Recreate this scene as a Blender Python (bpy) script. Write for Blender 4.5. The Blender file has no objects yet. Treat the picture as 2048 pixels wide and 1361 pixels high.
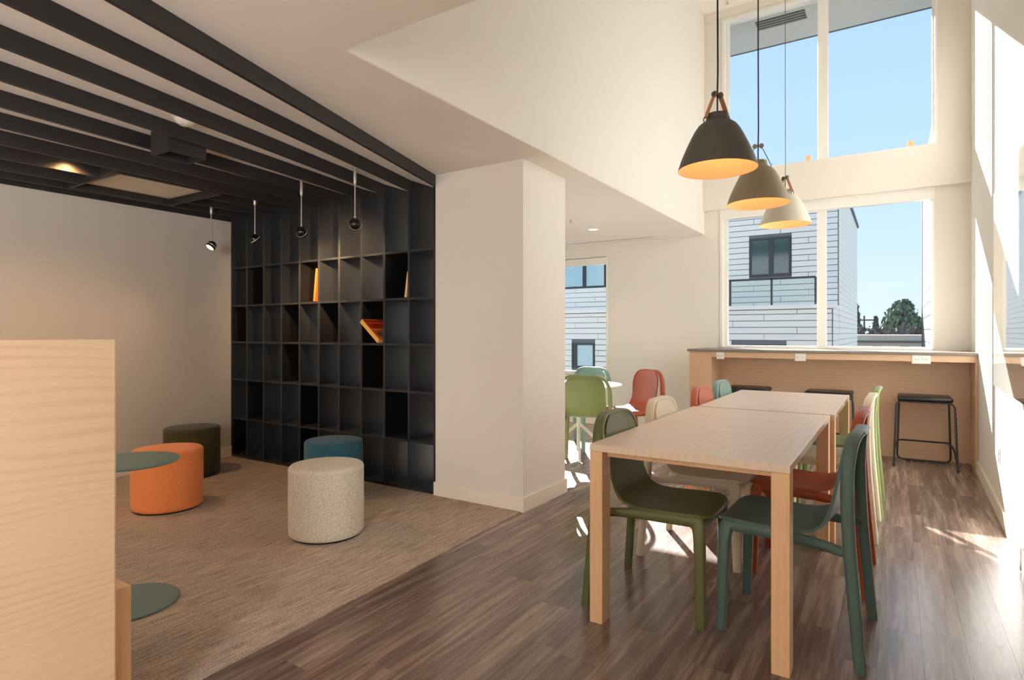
import bpy, bmesh, math, random
from mathutils import Vector, Matrix, Euler
random.seed(7)
sc = bpy.context.scene
C = sc.collection
PI = math.pi

# ------------------------------------------------------------------ camera
cam_d = bpy.data.cameras.new('camera')
cam = bpy.data.objects.new('camera', cam_d)
C.objects.link(cam)
cam.location = (0, 0, 1.2)
cam.rotation_euler = (PI / 2, 0, math.radians(32.8))
cam_d.sensor_width = 36
cam_d.lens = 1188.0 / 2048 * 36
cam_d.shift_y = -13.5 / 2048
cam_d.clip_start = 0.02
cam_d.clip_end = 600
sc.camera = cam

# ------------------------------------------------------------------ world, sun, added fill lamps
sc.view_settings.view_transform = 'Standard'
sc.view_settings.look = 'None'
sc.view_settings.gamma = 1
sc.view_settings.use_curve_mapping = False
sc.view_settings.exposure = 0.0
sc.cycles.use_denoising = True
sc.cycles.max_bounces = 14
sc.cycles.diffuse_bounces = 8
sc.cycles.glossy_bounces = 4
sc.cycles.transparent_max_bounces = 16
sc.cycles.sample_clamp_indirect = 8
sc.cycles.caustics_reflective = False
sc.cycles.caustics_refractive = False

world = bpy.data.worlds.new('sky')
sc.world = world
world.use_nodes = True
wn = world.node_tree
bg = wn.nodes['Background']
geo_n = wn.nodes.new('ShaderNodeTexCoord')
sep_n = wn.nodes.new('ShaderNodeSeparateXYZ')
ramp = wn.nodes.new('ShaderNodeValToRGB')
wn.links.new(geo_n.outputs['Generated'], sep_n.inputs[0])
wn.links.new(sep_n.outputs['Z'], ramp.inputs[0])
wn.links.new(ramp.outputs[0], bg.inputs['Color'])
e = ramp.color_ramp.elements
e[0].position = 0.0; e[0].color = (0.72, 0.87, 0.98, 1)
e[1].position = 0.6; e[1].color = (0.36, 0.60, 0.97, 1)
m_ = ramp.color_ramp.elements.new(0.22); m_.color = (0.52, 0.745, 0.98, 1)
bg.inputs['Strength'].default_value = 1.15

def lamp(name, kind, loc, energy, color, **kw):
    d = bpy.data.lights.new(name, kind)
    d.energy = energy; d.color = color
    for k, v in kw.items():
        if k not in ('aim', 'rot'): setattr(d, k, v)
    o = bpy.data.objects.new(name, d); C.objects.link(o); o.location = loc
    if 'aim' in kw:
        o.rotation_euler = (Vector(kw['aim']) - Vector(loc)).to_track_quat('-Z', 'Y').to_euler()
    return o

SUN_DIR = Vector((1.0, -1.57, -0.82))
sun = lamp('sun', 'SUN', (-8, 14, 9), 33.0, (1.0, 0.985, 0.96), angle=math.radians(0.5))
sun.rotation_euler = SUN_DIR.to_track_quat('-Z', 'Y').to_euler()
# unseen area lamps added to brighten lounge and cafe; no glazing behind them
lamp('lounge_fill_light', 'AREA', (0.34, -3.3, 1.25), 660, (0.98, 0.985, 1.0), shape='RECTANGLE', size=3.0, size_y=1.7, aim=(-5, -4.5, 2.2))
lamp('cafe_fill_light', 'AREA', (-8.8, 5.5, 1.4), 90, (1.0, 0.98, 0.95), shape='RECTANGLE', size=2.8, size_y=1.8, aim=(0, 5.5, 1.3))

# ------------------------------------------------------------------ materials
def lin(c):
    out = []
    for v in c[:3]:
        v = v / 255.0
        out.append(v / 12.92 if v <= 0.04045 else ((v + 0.055) / 1.055) ** 2.4)
    return (*out, 1.0)

def new_mat(name):
    m = bpy.data.materials.new(name); m.use_nodes = True
    nt = m.node_tree
    return m, nt, nt.nodes['Principled BSDF']

def N(nt, t, **kw):
    n = nt.nodes.new(t)
    for k, v in kw.items():
        if k in n.inputs.keys(): n.inputs[k].default_value = v
        else: setattr(n, k, v)
    return n

def plain(name, rgb, rough=0.5, noise=0.03, scale=18, bump=0.0, bscale=200, metal=0.0, spec=0.5, coat=0.0):
    m, nt, b = new_mat(name)
    col = lin(rgb)
    tc = N(nt, 'ShaderNodeTexCoord')
    nz = N(nt, 'ShaderNodeTexNoise', Scale=scale, Detail=4.0)
    nt.links.new(tc.outputs['Object'], nz.inputs['Vector'])
    mx = N(nt, 'ShaderNodeMixRGB', blend_type='MULTIPLY'); mx.inputs[0].default_value = 1.0
    mr = N(nt, 'ShaderNodeMapRange'); mr.inputs[3].default_value = 1 - noise; mr.inputs[4].default_value = 1 + noise
    nt.links.new(nz.outputs['Fac'], mr.inputs[0])
    mx.inputs[1].default_value = col
    nt.links.new(mr.outputs[0], mx.inputs[2])
    nt.links.new(mx.outputs[0], b.inputs['Base Color'])
    b.inputs['Roughness'].default_value = rough
    b.inputs['Metallic'].default_value = metal
    b.inputs['Specular IOR Level'].default_value = spec
    if coat: b.inputs['Coat Weight'].default_value = coat; b.inputs['Coat Roughness'].default_value = 0.03
    if bump:
        n2 = N(nt, 'ShaderNodeTexNoise', Scale=bscale, Detail=2.0)
        nt.links.new(tc.outputs['Object'], n2.inputs['Vector'])
        bp = N(nt, 'ShaderNodeBump', Strength=bump, Distance=0.002)
        nt.links.new(n2.outputs['Fac'], bp.inputs['Height']); nt.links.new(bp.outputs[0], b.inputs['Normal'])
    return m

def wood(name, base, dark, axis='X', perp='Y', freq=40.0, amp=9.0, stretch=9.0, scale=2.6, rough=0.42, contrast=0.6, fine=0.35, spec=0.5):
    """grain lines across `perp` bent by stretched noise along `axis` (object space), with fine pores"""
    m, nt, b = new_mat(name)
    tc = N(nt, 'ShaderNodeTexCoord')
    mp = N(nt, 'ShaderNodeMapping')
    mp.inputs['Scale'].default_value = {'X': (1 / stretch, 1, 1), 'Y': (1, 1 / stretch, 1), 'Z': (1, 1, 1 / stretch)}[axis]
    nt.links.new(tc.outputs['Object'], mp.inputs['Vector'])
    n1 = N(nt, 'ShaderNodeTexNoise', Scale=scale, Detail=1.5, Roughness=0.5)
    n3 = N(nt, 'ShaderNodeTexNoise', Scale=140.0, Detail=3.0)
    n4 = N(nt, 'ShaderNodeTexNoise', Scale=scale * 1.7, Detail=3.0)
    for n in (n1, n3, n4): nt.links.new(mp.outputs[0], n.inputs['Vector'])
    sp = N(nt, 'ShaderNodeSeparateXYZ'); nt.links.new(tc.outputs['Object'], sp.inputs[0])
    ph = N(nt, 'ShaderNodeMath', operation='MULTIPLY'); ph.inputs[1].default_value = freq * 6.2832
    nt.links.new(sp.outputs[perp], ph.inputs[0])
    pa = N(nt, 'ShaderNodeMath', operation='MULTIPLY_ADD'); pa.inputs[1].default_value = amp * 6.2832
    nt.links.new(n1.outputs['Fac'], pa.inputs[0]); nt.links.new(ph.outputs[0], pa.inputs[2])
    sn = N(nt, 'ShaderNodeMath', operation='SINE'); nt.links.new(pa.outputs[0], sn.inputs[0])
    a = N(nt, 'ShaderNodeMapRange'); a.inputs[1].default_value = -0.3; a.inputs[2].default_value = 1; a.inputs[3].default_value = 0; a.inputs[4].default_value = contrast
    nt.links.new(sn.outputs[0], a.inputs[0])
    gate = N(nt, 'ShaderNodeMapRange'); gate.inputs[1].default_value = 0.35; gate.inputs[2].default_value = 0.7
    nt.links.new(n4.outputs['Fac'], gate.inputs[0])
    ag = N(nt, 'ShaderNodeMath', operation='MULTIPLY'); nt.links.new(a.outputs[0], ag.inputs[0]); nt.links.new(gate.outputs[0], ag.inputs[1])
    f = N(nt, 'ShaderNodeMath', operation='MULTIPLY_ADD'); f.inputs[1].default_value = fine
    nt.links.new(n3.outputs['Fac'], f.inputs[0]); nt.links.new(ag.outputs[0], f.inputs[2])
    cl = N(nt, 'ShaderNodeClamp'); nt.links.new(f.outputs[0], cl.inputs[0])
    mx = N(nt, 'ShaderNodeMixRGB'); mx.inputs[1].default_value = lin(base); mx.inputs[2].default_value = lin(dark)
    nt.links.new(cl.outputs[0], mx.inputs[0]); nt.links.new(mx.outputs[0], b.inputs['Base Color'])
    b.inputs['Roughness'].default_value = rough; b.inputs['Specular IOR Level'].default_value = spec
    bp = N(nt, 'ShaderNodeBump', Strength=0.06, Distance=0.001)
    nt.links.new(n3.outputs['Fac'], bp.inputs['Height']); nt.links.new(bp.outputs[0], b.inputs['Normal'])
    return m

def fabric(name, rgb, dark=0.62, scale=230):
    m, nt, b = new_mat(name)
    tc = N(nt, 'ShaderNodeTexCoord')
    n1 = N(nt, 'ShaderNodeTexNoise', Scale=scale, Detail=2.0)
    n2 = N(nt, 'ShaderNodeTexNoise', Scale=40, Detail=3.0)
    for n in (n1, n2): nt.links.new(tc.outputs['Object'], n.inputs['Vector'])
    mr = N(nt, 'ShaderNodeMapRange'); mr.inputs[1].default_value = 0.3; mr.inputs[2].default_value = 0.7; mr.inputs[3].default_value = dark; mr.inputs[4].default_value = 2 - dark
    nt.links.new(n1.outputs['Fac'], mr.inputs[0])
    mx = N(nt, 'ShaderNodeMixRGB', blend_type='MULTIPLY'); mx.inputs[0].default_value = 1
    mx.inputs[1].default_value = lin(rgb); nt.links.new(mr.outputs[0], mx.inputs[2])
    nt.links.new(mx.outputs[0], b.inputs['Base Color'])
    b.inputs['Roughness'].default_value = 0.9
    b.inputs['Specular IOR Level'].default_value = 0.15
    b.inputs['Sheen Weight'].default_value = 0.15
    bp = N(nt, 'ShaderNodeBump', Strength=0.35, Distance=0.002)
    nt.links.new(n1.outputs['Fac'], bp.inputs['Height']); nt.links.new(bp.outputs[0], b.inputs['Normal'])
    return m

def carpet_mat():
    m, nt, b = new_mat('carpet_loop')
    tc = N(nt, 'ShaderNodeTexCoord')
    mp = N(nt, 'ShaderNodeMapping'); mp.inputs['Scale'].default_value = (90, 5, 1)
    nt.links.new(tc.outputs['Object'], mp.inputs['Vector'])
    n1 = N(nt, 'ShaderNodeTexNoise', Scale=1.0, Detail=5.0, Roughness=0.7)
    nt.links.new(mp.outputs[0], n1.inputs['Vector'])
    n2 = N(nt, 'ShaderNodeTexNoise', Scale=260, Detail=2.0)
    nt.links.new(tc.outputs['Object'], n2.inputs['Vector'])
    ad = N(nt, 'ShaderNodeMath', operation='MULTIPLY_ADD'); ad.inputs[1].default_value = 0.75
    nt.links.new(n2.outputs['Fac'], ad.inputs[0]); nt.links.new(n1.outputs['Fac'], ad.inputs[2])
    mr = N(nt, 'ShaderNodeMapRange'); mr.inputs[1].default_value = 0.6; mr.inputs[2].default_value = 1.15
    nt.links.new(ad.outputs[0], mr.inputs[0])
    cr = N(nt, 'ShaderNodeMixRGB'); cr.inputs[1].default_value = lin((118, 102, 90)); cr.inputs[2].default_value = lin((220, 203, 186))
    nt.links.new(mr.outputs[0], cr.inputs[0])
    nt.links.new(cr.outputs[0], b.inputs['Base Color'])
    b.inputs['Roughness'].default_value = 0.95; b.inputs['Specular IOR Level'].default_value = 0.1
    bp = N(nt, 'ShaderNodeBump', Strength=0.6, Distance=0.004)
    nt.links.new(ad.outputs[0], bp.inputs['Height']); nt.links.new(bp.outputs[0], b.inputs['Normal'])
    return m

def plank_mat(name, island=False):
    m, nt, b = new_mat(name)
    tc = N(nt, 'ShaderNodeTexCoord')
    if island:
        gi = N(nt, 'ShaderNodeNewGeometry'); rnd = gi.outputs['Random Per Island']
    else:
        oi = N(nt, 'ShaderNodeObjectInfo'); rnd = oi.outputs['Random']
    cmb = N(nt, 'ShaderNodeCombineXYZ')
    for i in range(3): nt.links.new(rnd, cmb.inputs[i])
    ad = N(nt, 'ShaderNodeVectorMath', operation='MULTIPLY_ADD'); ad.inputs[1].default_value = (31.0, 47.0, 13.0)
    nt.links.new(cmb.outputs[0], ad.inputs[0]); nt.links.new(tc.outputs['Object'], ad.inputs[2])
    mp = N(nt, 'ShaderNodeMapping'); mp.inputs['Scale'].default_value = (1, 0.055, 1)
    nt.links.new(ad.outputs[0], mp.inputs['Vector'])
    n1 = N(nt, 'ShaderNodeTexNoise', Scale=26, Detail=4.0, Roughness=0.6)
    n2 = N(nt, 'ShaderNodeTexNoise', Scale=170, Detail=3.0)
    for n in (n1, n2): nt.links.new(mp.outputs[0], n.inputs['Vector'])
    s = N(nt, 'ShaderNodeMath', operation='MULTIPLY_ADD'); s.inputs[1].default_value = 0.26
    nt.links.new(n2.outputs['Fac'], s.inputs[0]); nt.links.new(n1.outputs['Fac'], s.inputs[2])
    cr = N(nt, 'ShaderNodeValToRGB')
    nt.links.new(s.outputs[0], cr.inputs[0])
    el = cr.color_ramp.elements
    el[0].position = 0.40; el[0].color = lin((90, 71, 62))
    el[1].position = 0.88; el[1].color = lin((168, 144, 127))
    k = el.new(0.62); k.color = lin((122, 98, 85))
    mr = N(nt, 'ShaderNodeMapRange'); mr.inputs[3].default_value = 0.78; mr.inputs[4].default_value = 1.2
    nt.links.new(rnd, mr.inputs[0])
    hv = N(nt, 'ShaderNodeHueSaturation'); hv.inputs['Saturation'].default_value = 0.8
    nt.links.new(mr.outputs[0], hv.inputs['Value']); nt.links.new(cr.outputs[0], hv.inputs['Color'])
    nt.links.new(hv.outputs[0], b.inputs['Base Color'])
    b.inputs['Roughness'].default_value = 0.25; b.inputs['Specular IOR Level'].default_value = 0.75
    bp = N(nt, 'ShaderNodeBump', Strength=0.02, Distance=0.001)
    nt.links.new(n2.outputs['Fac'], bp.inputs['Height']); nt.links.new(bp.outputs[0], b.inputs['Normal'])
    return m

def glass_mat(name, tint=(0.97, 0.99, 0.985), refl=1.0):
    m = bpy.data.materials.new(name); m.use_nodes = True
    nt = m.node_tree; nt.nodes.remove(nt.nodes['Principled BSDF'])
    tr = N(nt, 'ShaderNodeBsdfTransparent'); tr.inputs[0].default_value = (*tint, 1)
    gl = N(nt, 'ShaderNodeBsdfGlossy'); gl.inputs['Roughness'].default_value = 0.0
    fr = N(nt, 'ShaderNodeFresnel'); fr.inputs['IOR'].default_value = 1.45
    mu = N(nt, 'ShaderNodeMath', operation='MULTIPLY'); mu.inputs[1].default_value = refl
    mx = N(nt, 'ShaderNodeMixShader')
    nt.links.new(fr.outputs[0], mu.inputs[0]); nt.links.new(mu.outputs[0], mx.inputs[0])
    nt.links.new(tr.outputs[0], mx.inputs[1]); nt.links.new(gl.outputs[0], mx.inputs[2])
    nt.links.new(mx.outputs[0], nt.nodes['Material Output'].inputs[0])
    return m

def glow(name, rgb, strength):
    m, nt, b = new_mat(name)
    b.inputs['Base Color'].default_value = lin(rgb)
    b.inputs['Emission Color'].default_value = lin(rgb); b.inputs['Emission Strength'].default_value = strength
    return m

M = dict(
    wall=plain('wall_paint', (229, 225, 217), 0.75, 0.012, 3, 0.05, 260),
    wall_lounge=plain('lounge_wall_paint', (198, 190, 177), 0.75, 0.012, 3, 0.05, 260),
    ceil=plain('ceiling_paint', (240, 234, 226), 0.85, 0.01, 3),
    base=plain('baseboard_paint', (238, 231, 219), 0.4, 0.01),
    white=plain('white_frame', (236, 235, 230), 0.35, 0.01),
    blackmetal=plain('black_slat_paint', (38, 37, 37), 0.5, 0.05, 8),
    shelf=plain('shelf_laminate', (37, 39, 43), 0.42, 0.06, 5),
    black=plain('matte_black', (8, 8, 10), 0.6, 0.02),
    carpet=carpet_mat(),
    plank=plank_mat('walnut_plank'), plank_i=plank_mat('walnut_plank_joined', True),
    groove=plain('dark_groove', (72, 56, 48), 0.8),
    ash=wood('ash_veneer', (216, 189, 156), (182, 150, 117), 'Y', 'Z', 36, 9.0, 3.0, 3.0, 0.42, 0.42, 0.4),
    bench=wood('bench_veneer', (236, 196, 154), (206, 160, 118), 'Z', 'Y', 60, 2.0, 9, 3.0, 0.45, 0.3, 0.3),
    maple=wood('maple_top', (225, 209, 192), (204, 181, 158), 'Y', 'X', 26, 7.0, 4, 2.6, 0.30, 0.34, 0.5, spec=0.6),
    maple_leg=wood('maple_leg', (226, 190, 150), (202, 160, 118), 'Z', 'X', 40, 2.5, 8, 4.0, 0.45, 0.2, 0.55),
    oak=wood('counter_veneer', (216, 184, 154), (190, 152, 120), 'X', 'Z', 30, 4.0, 7, 2.0, 0.5, 0.25, 0.6),
    stone=plain('counter_stone', (118, 110, 100), 0.3, 0.15, 60),
    stool=plain('stool_black', (26, 28, 30), 0.35, 0.04), stoolmetal=plain('stool_tube', (40, 42, 44), 0.38, 0.03),
    outlet=plain('outlet_plastic', (232, 230, 224), 0.35, 0.01), slot=plain('outlet_slot', (60, 58, 55), 0.6),
    leather=plain('tan_leather', (176, 122, 76), 0.55, 0.08, 60, 0.2), leather2=plain('brown_leather', (142, 78, 44), 0.55, 0.08, 60, 0.2),
    rodmetal=plain('rod_nickel', (196, 186, 174), 0.3, 0.02, metal=0.5), spotblack=plain('spot_black', (14, 14, 15), 0.2, 0.02),
    glass=glass_mat('window_glass', (1.0, 1.0, 1.0), 0.22), dark_glass=plain('neighbour_glass', (70, 92, 92), 0.08, 0.25, 1.2, spec=0.8),
    sky_glass=plain('neighbour_sky_glass', (176, 204, 204), 0.08, 0.1, 1.2, spec=0.8), siding=plain('white_siding', (246, 238, 226), 0.6, 0.03, 3), joint=plain('siding_joint', (120, 120, 122), 0.8), siding_g=plain('grey_siding', (74, 77, 82), 0.6, 0.03, 3),  # pale panes: sky reflection put into their flat colour
    darkframe=plain('dark_frame', (44, 50, 54), 0.4), railglass=glass_mat('rail_glass', (0.86, 0.9, 0.9), 1.0),
    soffit_out=plain('overhang_soffit', (176, 180, 176), 0.7, 0.01), fascia=plain('overhang_fascia', (78, 84, 88), 0.5),
    grille=plain('vent_grille', (120, 124, 120), 0.5), grille_d=plain('vent_dark', (60, 64, 60), 0.6),
    teal_metal=plain('teal_powdercoat', (100, 128, 124), 0.4, 0.02),
    board=plain('glass_board', (226, 230, 226), 0.04, 0.01, spec=0.7, coat=1.0),
    whitemetal=plain('white_powdercoat', (240, 238, 230), 0.4, 0.01),
    bounce_skin=plain('bounce_cutting_skin', (128, 130, 132), 0.7, 0.04), ground=plain('ground_asphalt', (130, 130, 128), 0.9, 0.1, 0.5), tan_wall=plain('tan_render', (176, 168, 152), 0.8, 0.08, 0.8),
    leaf=plain('leaf_green_hazed', (104, 122, 100), 0.8, 0.3, 0.6), leaf_d=plain('leaf_dark_hazed', (86, 100, 98), 0.8, 0.3, 0.6), bark=plain('bark', (84, 70, 60), 0.9, 0.2, 5),  # leaf colours greyed, distance haze put into them
    hedge=plain('hedge_leaf', (92, 88, 88), 0.9, 0.3, 0.8),
    cuboid=plain('tan_cuboid', (214, 178, 128), 0.8, 0.1, 40),
    vinyl=plain('smoke_white', (226, 220, 210), 0.5, 0.01),
    cassette=plain('cassette_white', (222, 208, 190), 0.5, 0.01),
    lens=glow('downlight_lens', (255, 236, 205), 5.0), bulb=glow('bulb_glow', (255, 200, 130), 6.0), spotlens=glow('spot_lens', (255, 190, 120), 8.0),
)

# ------------------------------------------------------------------ mesh helpers
class MB:
    def __init__(self): self.bm = bmesh.new()
    def box(self, x0, x1, y0, y1, z0, z1, bev=0.0, mat=None, seg=2):
        r = bmesh.ops.create_cube(self.bm, size=1.0)
        vs = r['verts']
        T = Matrix.Translation(((x0 + x1) / 2, (y0 + y1) / 2, (z0 + z1) / 2)) @ Matrix.Diagonal((abs(x1 - x0), abs(y1 - y0), abs(z1 - z0), 1))
        if mat is not None: T = mat @ T
        bmesh.ops.transform(self.bm, matrix=T, verts=vs)
        if bev:
            es = list({e for v in vs for e in v.link_edges})
            bmesh.ops.bevel(self.bm, geom=es, offset=bev, segments=seg, affect='EDGES', profile=0.5)
        return self
    def poly(self, pts, z0, z1):
        a = [self.bm.verts.new((p[0], p[1], z0)) for p in pts]
        b = [self.bm.verts.new((p[0], p[1], z1)) for p in pts]
        n = len(pts)
        self.bm.faces.new(a[::-1]); self.bm.faces.new(b)
        for i in range(n): self.bm.faces.new((a[i], a[(i + 1) % n], b[(i + 1) % n], b[i]))
        return self
    def lathe(self, prof, seg=32, cx=0, cy=0, cz=0, mat=None):
        rings = []
        for r, z in prof:
            if r < 1e-6: ring = [self.bm.verts.new((cx, cy, cz + z))]
            else: ring = [self.bm.verts.new((cx + r * math.cos(2 * PI * i / seg), cy + r * math.sin(2 * PI * i / seg), cz + z)) for i in range(seg)]
            rings.append(ring)
        for a, b in zip(rings, rings[1:]):
            for i in range(seg):
                j = (i + 1) % seg
                try:
                    if len(a) == 1 and len(b) == 1: pass
                    elif len(a) == 1: self.bm.faces.new((a[0], b[j], b[i]))
                    elif len(b) == 1: self.bm.faces.new((a[i], a[j], b[0]))
                    else: self.bm.faces.new((a[i], a[j], b[j], b[i]))
                except ValueError: pass
        if mat is not None:
            bmesh.ops.transform(self.bm, matrix=mat, verts=[v for r in rings for v in r])
        return self
    def sweep(self, path, hw, hh=None, seg=10, closed=False, power=2.0, side=None, cap=True):
        """superellipse section hw x hh swept along path; hw/hh numbers or lists; side = vector the hw axis follows"""
        P = [Vector(p) for p in path]; n = len(P)
        if hh is None: hh = hw
        W = hw if isinstance(hw, (list, tuple)) else [hw] * n
        H = hh if isinstance(hh, (list, tuple)) else [hh] * n
        rings = []; prev = None
        for i in range(n):
            if closed: t = (P[(i + 1) % n] - P[i - 1])
            else: t = P[min(i + 1, n - 1)] - P[max(i - 1, 0)]
            t.normalize()
            if side is not None: s = Vector(side[i]) if isinstance(side, list) else Vector(side)
            elif prev is not None: s = prev
            else: s = Vector((0, 0, 1)) if abs(t.z) < 0.9 else Vector((1, 0, 0))
            s = (s - t * s.dot(t))
            if s.length < 1e-5: s = t.orthogonal()
            s.normalize(); prev = s
            u = t.cross(s)
            ring = []
            for k in range(seg):
                a = 2 * PI * (k + 0.5) / seg
                ca, sa = math.cos(a), math.sin(a)
                ex = 2.0 / power
                x = math.copysign(abs(ca) ** ex, ca) * W[i]; y = math.copysign(abs(sa) ** ex, sa) * H[i]
                ring.append(self.bm.verts.new(P[i] + s * x + u * y))
            rings.append(ring)
        m = n if closed else n - 1
        for i in range(m):
            a, b = rings[i], rings[(i + 1) % n]
            for k in range(seg):
                j = (k + 1) % seg
                self.bm.faces.new((a[k], a[j], b[j], b[k]))
        if cap and not closed:
            self.bm.faces.new(rings[0][::-1]); self.bm.faces.new(rings[-1])
        return self
    def build(self, name, mat, parent=None, smooth=False, loc=None, angle=40):
        bmesh.ops.recalc_face_normals(self.bm, faces=self.bm.faces)
        me = bpy.data.meshes.new(name); self.bm.to_mesh(me); self.bm.free()
        me.materials.append(mat)
        if smooth:
            me.polygons.foreach_set('use_smooth', [True] * len(me.polygons))
            try: me.set_sharp_from_angle(angle=math.radians(angle))
            except Exception: pass
        o = bpy.data.objects.new(name, me); C.objects.link(o)
        if parent is not None: o.parent = parent
        if loc is not None: o.location = loc
        return o

def bx(name, x0, x1, y0, y1, z0, z1, mat, parent=None, bev=0.0):
    cx, cy, cz = (x0 + x1) / 2, (y0 + y1) / 2, (z0 + z1) / 2
    return MB().box(x0 - cx, x1 - cx, y0 - cy, y1 - cy, z0 - cz, z1 - cz, bev).build(name, mat, parent, loc=(cx, cy, cz))

def tag(o, label, cat, group=None):
    o['label'] = label; o['category'] = cat
    if group: o['group'] = group
    return o
def struct(o): o['kind'] = 'structure'; return o
def stuff(o): o['kind'] = 'stuff'; return o
def empty(name, loc=(0, 0, 0), rz=0.0):
    o = bpy.data.objects.new(name, None); C.objects.link(o); o.location = loc; o.rotation_euler = (0, 0, rz); o.empty_display_size = 0.1
    return o
def rel(o, parent):
    """parent `o` (built in world coordinates) keeping its place"""
    o.parent = parent
    o.location = Vector(o.location) - Vector(parent.location)
    return o
def dup(root, loc, rz, mat=None, name=None):
    r = root.copy(); C.objects.link(r); r.location = loc; r.rotation_euler = (0, 0, rz)
    for ch in root.children:
        c = ch.copy(); C.objects.link(c); c.parent = r
        if mat and c.material_slots and c.get('tint'):
            c.material_slots[0].link = 'OBJECT'; c.material_slots[0].material = mat
        for g in ch.children:
            d = g.copy(); C.objects.link(d); d.parent = c
            if mat and d.get('tint'):
                d.material_slots[0].link = 'OBJECT'; d.material_slots[0].material = mat
    return r
def arc(p0, p1, p2, n=6):
    """quadratic curve through corner p1"""
    a, b, c = Vector(p0), Vector(p1), Vector(p2)
    return [tuple(a * (1 - t) ** 2 + b * 2 * t * (1 - t) + c * t * t) for t in [i / n for i in range(n + 1)]]

# ------------------------------------------------------------------ room measures
YF = 7.19            # inner face of the window wall
YO = 7.37            # its outer face
ZL = 2.37            # lower ceiling
ZH = 4.99            # ceiling of the tall space
XS = -1.905          # side of the tall space
YV = 1.685           # near edge of the tall space
YS = 3.383           # front of shelves and column
XL = -5.44           # lounge wall
def xr(y): return 0.555 + 0.02 * (y - 4.065)   # the right wall runs slightly askew

# ------------------------------------------------------------------ floor
fl = struct(MB().poly([(-9.1, -5.1), (0.9, -5.1), (0.9, 7.37), (-9.1, 7.37)], -0.25, -0.006).build('floor', M['groove']))
PW = 0.142
def plank_box(mb, x0, x1, y0, y1): mb.box(x0 + 0.0008, x1 - 0.0008, y0 + 0.0008, y1 - 0.0008, -0.006, 0.0)
joined = MB(); meshes = {}
x = -9.0; row = 0
while x < 0.72:
    y = -5.0 - random.random() * 1.2
    while y < 7.19:
        L = random.choice((0.62, 0.92, 1.22, 1.22))
        y0, y1 = max(y, -5.0), min(y + L, 7.19)
        y += L
        if y1 - y0 < 0.05: continue
        xc, yc = x + PW / 2, (y0 + y1) / 2
        vis = (xc > -2.3 and y1 > 0.2 and (xc > -0.55 * yc - 1.3)) or (xc > -3.9 and y1 > 4.0 and xc > -0.53 * yc - 0.2)
        if xc < -2.3 and y1 < 3.6: continue
        if vis:
            key = round(y1 - y0, 3)
            if key not in meshes:
                o = MB(); o.box(-PW / 2 + 0.0003, PW / 2 - 0.0003, -(y1 - y0) / 2 + 0.0003, (y1 - y0) / 2 - 0.0003, -0.006, 0)
                o = o.build('plank', M['plank'], fl); meshes[key] = o.data
            else:
                o = bpy.data.objects.new('plank', meshes[key]); C.objects.link(o); o.parent = fl
            o.location = (xc, yc, 0)
        else:
            plank_box(joined, x, x + PW, y0, y1)
    x += PW; row += 1
stuff(joined.build('plank_field', M['plank_i'], fl))

cp = MB().poly([(XL, -5.0), (-1.78, -5.0), (-2.016, 1.154), (-2.105, YS), (XL, YS)], -0.004, 0.006).build('carpet', M['carpet'])
tag(cp, 'grey beige loop carpet with fine ribs under the poufs in the lounge', 'carpet')

# ------------------------------------------------------------------ walls
def wallbox(name, x0, x1, y0, y1, z0, z1, mat=None): return struct(bx(name, x0, x1, y0, y1, z0, z1, mat or M['wall']))
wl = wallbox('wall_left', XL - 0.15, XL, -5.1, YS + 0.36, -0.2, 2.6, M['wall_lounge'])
wallbox('wall_back', -9.2, 1.0, -5.25, -5.0, -0.2, 2.6)
wallbox('wall_cafe', -9.25, -9.0, 3.5, 7.4, -0.2, 2.6)
wallbox('wall_cafe_near', -9.2, XL - 0.15, 3.5, 3.74, -0.2, 2.6)
mb = MB(); mb.poly([(xr(-5.1), -5.1), (xr(-5.1) + 0.2, -5.1), (xr(7.4) + 0.2, 7.4), (xr(7.4), 7.4)], -0.2, 5.2)
struct(mb.build('wall_right', M['wall']))
struct(MB().box(-2.862, -2.092, YS, 3.986, -0.05, 2.45).build('wall_column', M['wall']))
# window wall with three openings
W1 = dict(x0=-1.70, x1=0.348, z0=3.02, z1=4.87)
W2 = dict(x0=-1.722, x1=0.327, z0=1.04, z1=2.655)
W3 = dict(x0=-5.1, x1=-3.15, z0=0.64, z1=2.205)
mb = MB()
mb.box(-9.2, W3['x0'], YF, YO, -0.3, 2.6); mb.box(W3['x0'], W3['x1'], YF, YO, -0.3, W3['z0']); mb.box(W3['x0'], W3['x1'], YF, YO, W3['z1'], 2.6)
mb.box(W3['x1'], W1['x0'] - 0.022, YF, YO, -0.3, 2.6)
mb.box(-9.2, XS - 0.1, YF, YO, 2.6, 5.2)
mb.box(XS - 0.1, W1['x0'], YF, YO, 2.6, 5.2)
mb.box(W1['x0'] - 0.022, W2['x1'], YF, YO, -0.3, W2['z0']); mb.box(W2['x1'], 0.9, YF, YO, -0.3, W2['z1'])
mb.box(W1['x0'] - 0.022, 0.9, YF, YO, W2['z1'], W1['z0']); mb.box(W1['x1'], 0.9, YF, YO, W1['z0'], 5.2)
mb.box(W1['x0'], W1['x1'], YF, YO, W1['z1'], 5.2)
struct(mb.build('wall_far', M['wall']))
mb = MB()
mb.box(-12, W3['x0'], YO, YO + 0.03, -6, 4.95); mb.box(W3['x0'], W3['x1'], YO, YO + 0.03, -6, W3['z0']); mb.box(W3['x0'], W3['x1'], YO, YO + 0.03, W3['z1'], 4.95)
mb.box(W3['x1'], W2['x0'], YO, YO + 0.03, -6, 4.95); mb.box(W2['x0'], W2['x1'], YO, YO + 0.03, -6, W2['z0']); mb.box(W2['x0'], W2['x1'], YO, YO + 0.03, W2['z1'], W1['z0'])
mb.box(W2['x1'] + 0.022, 8, YO, YO + 0.03, -6, 4.95)
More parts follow.
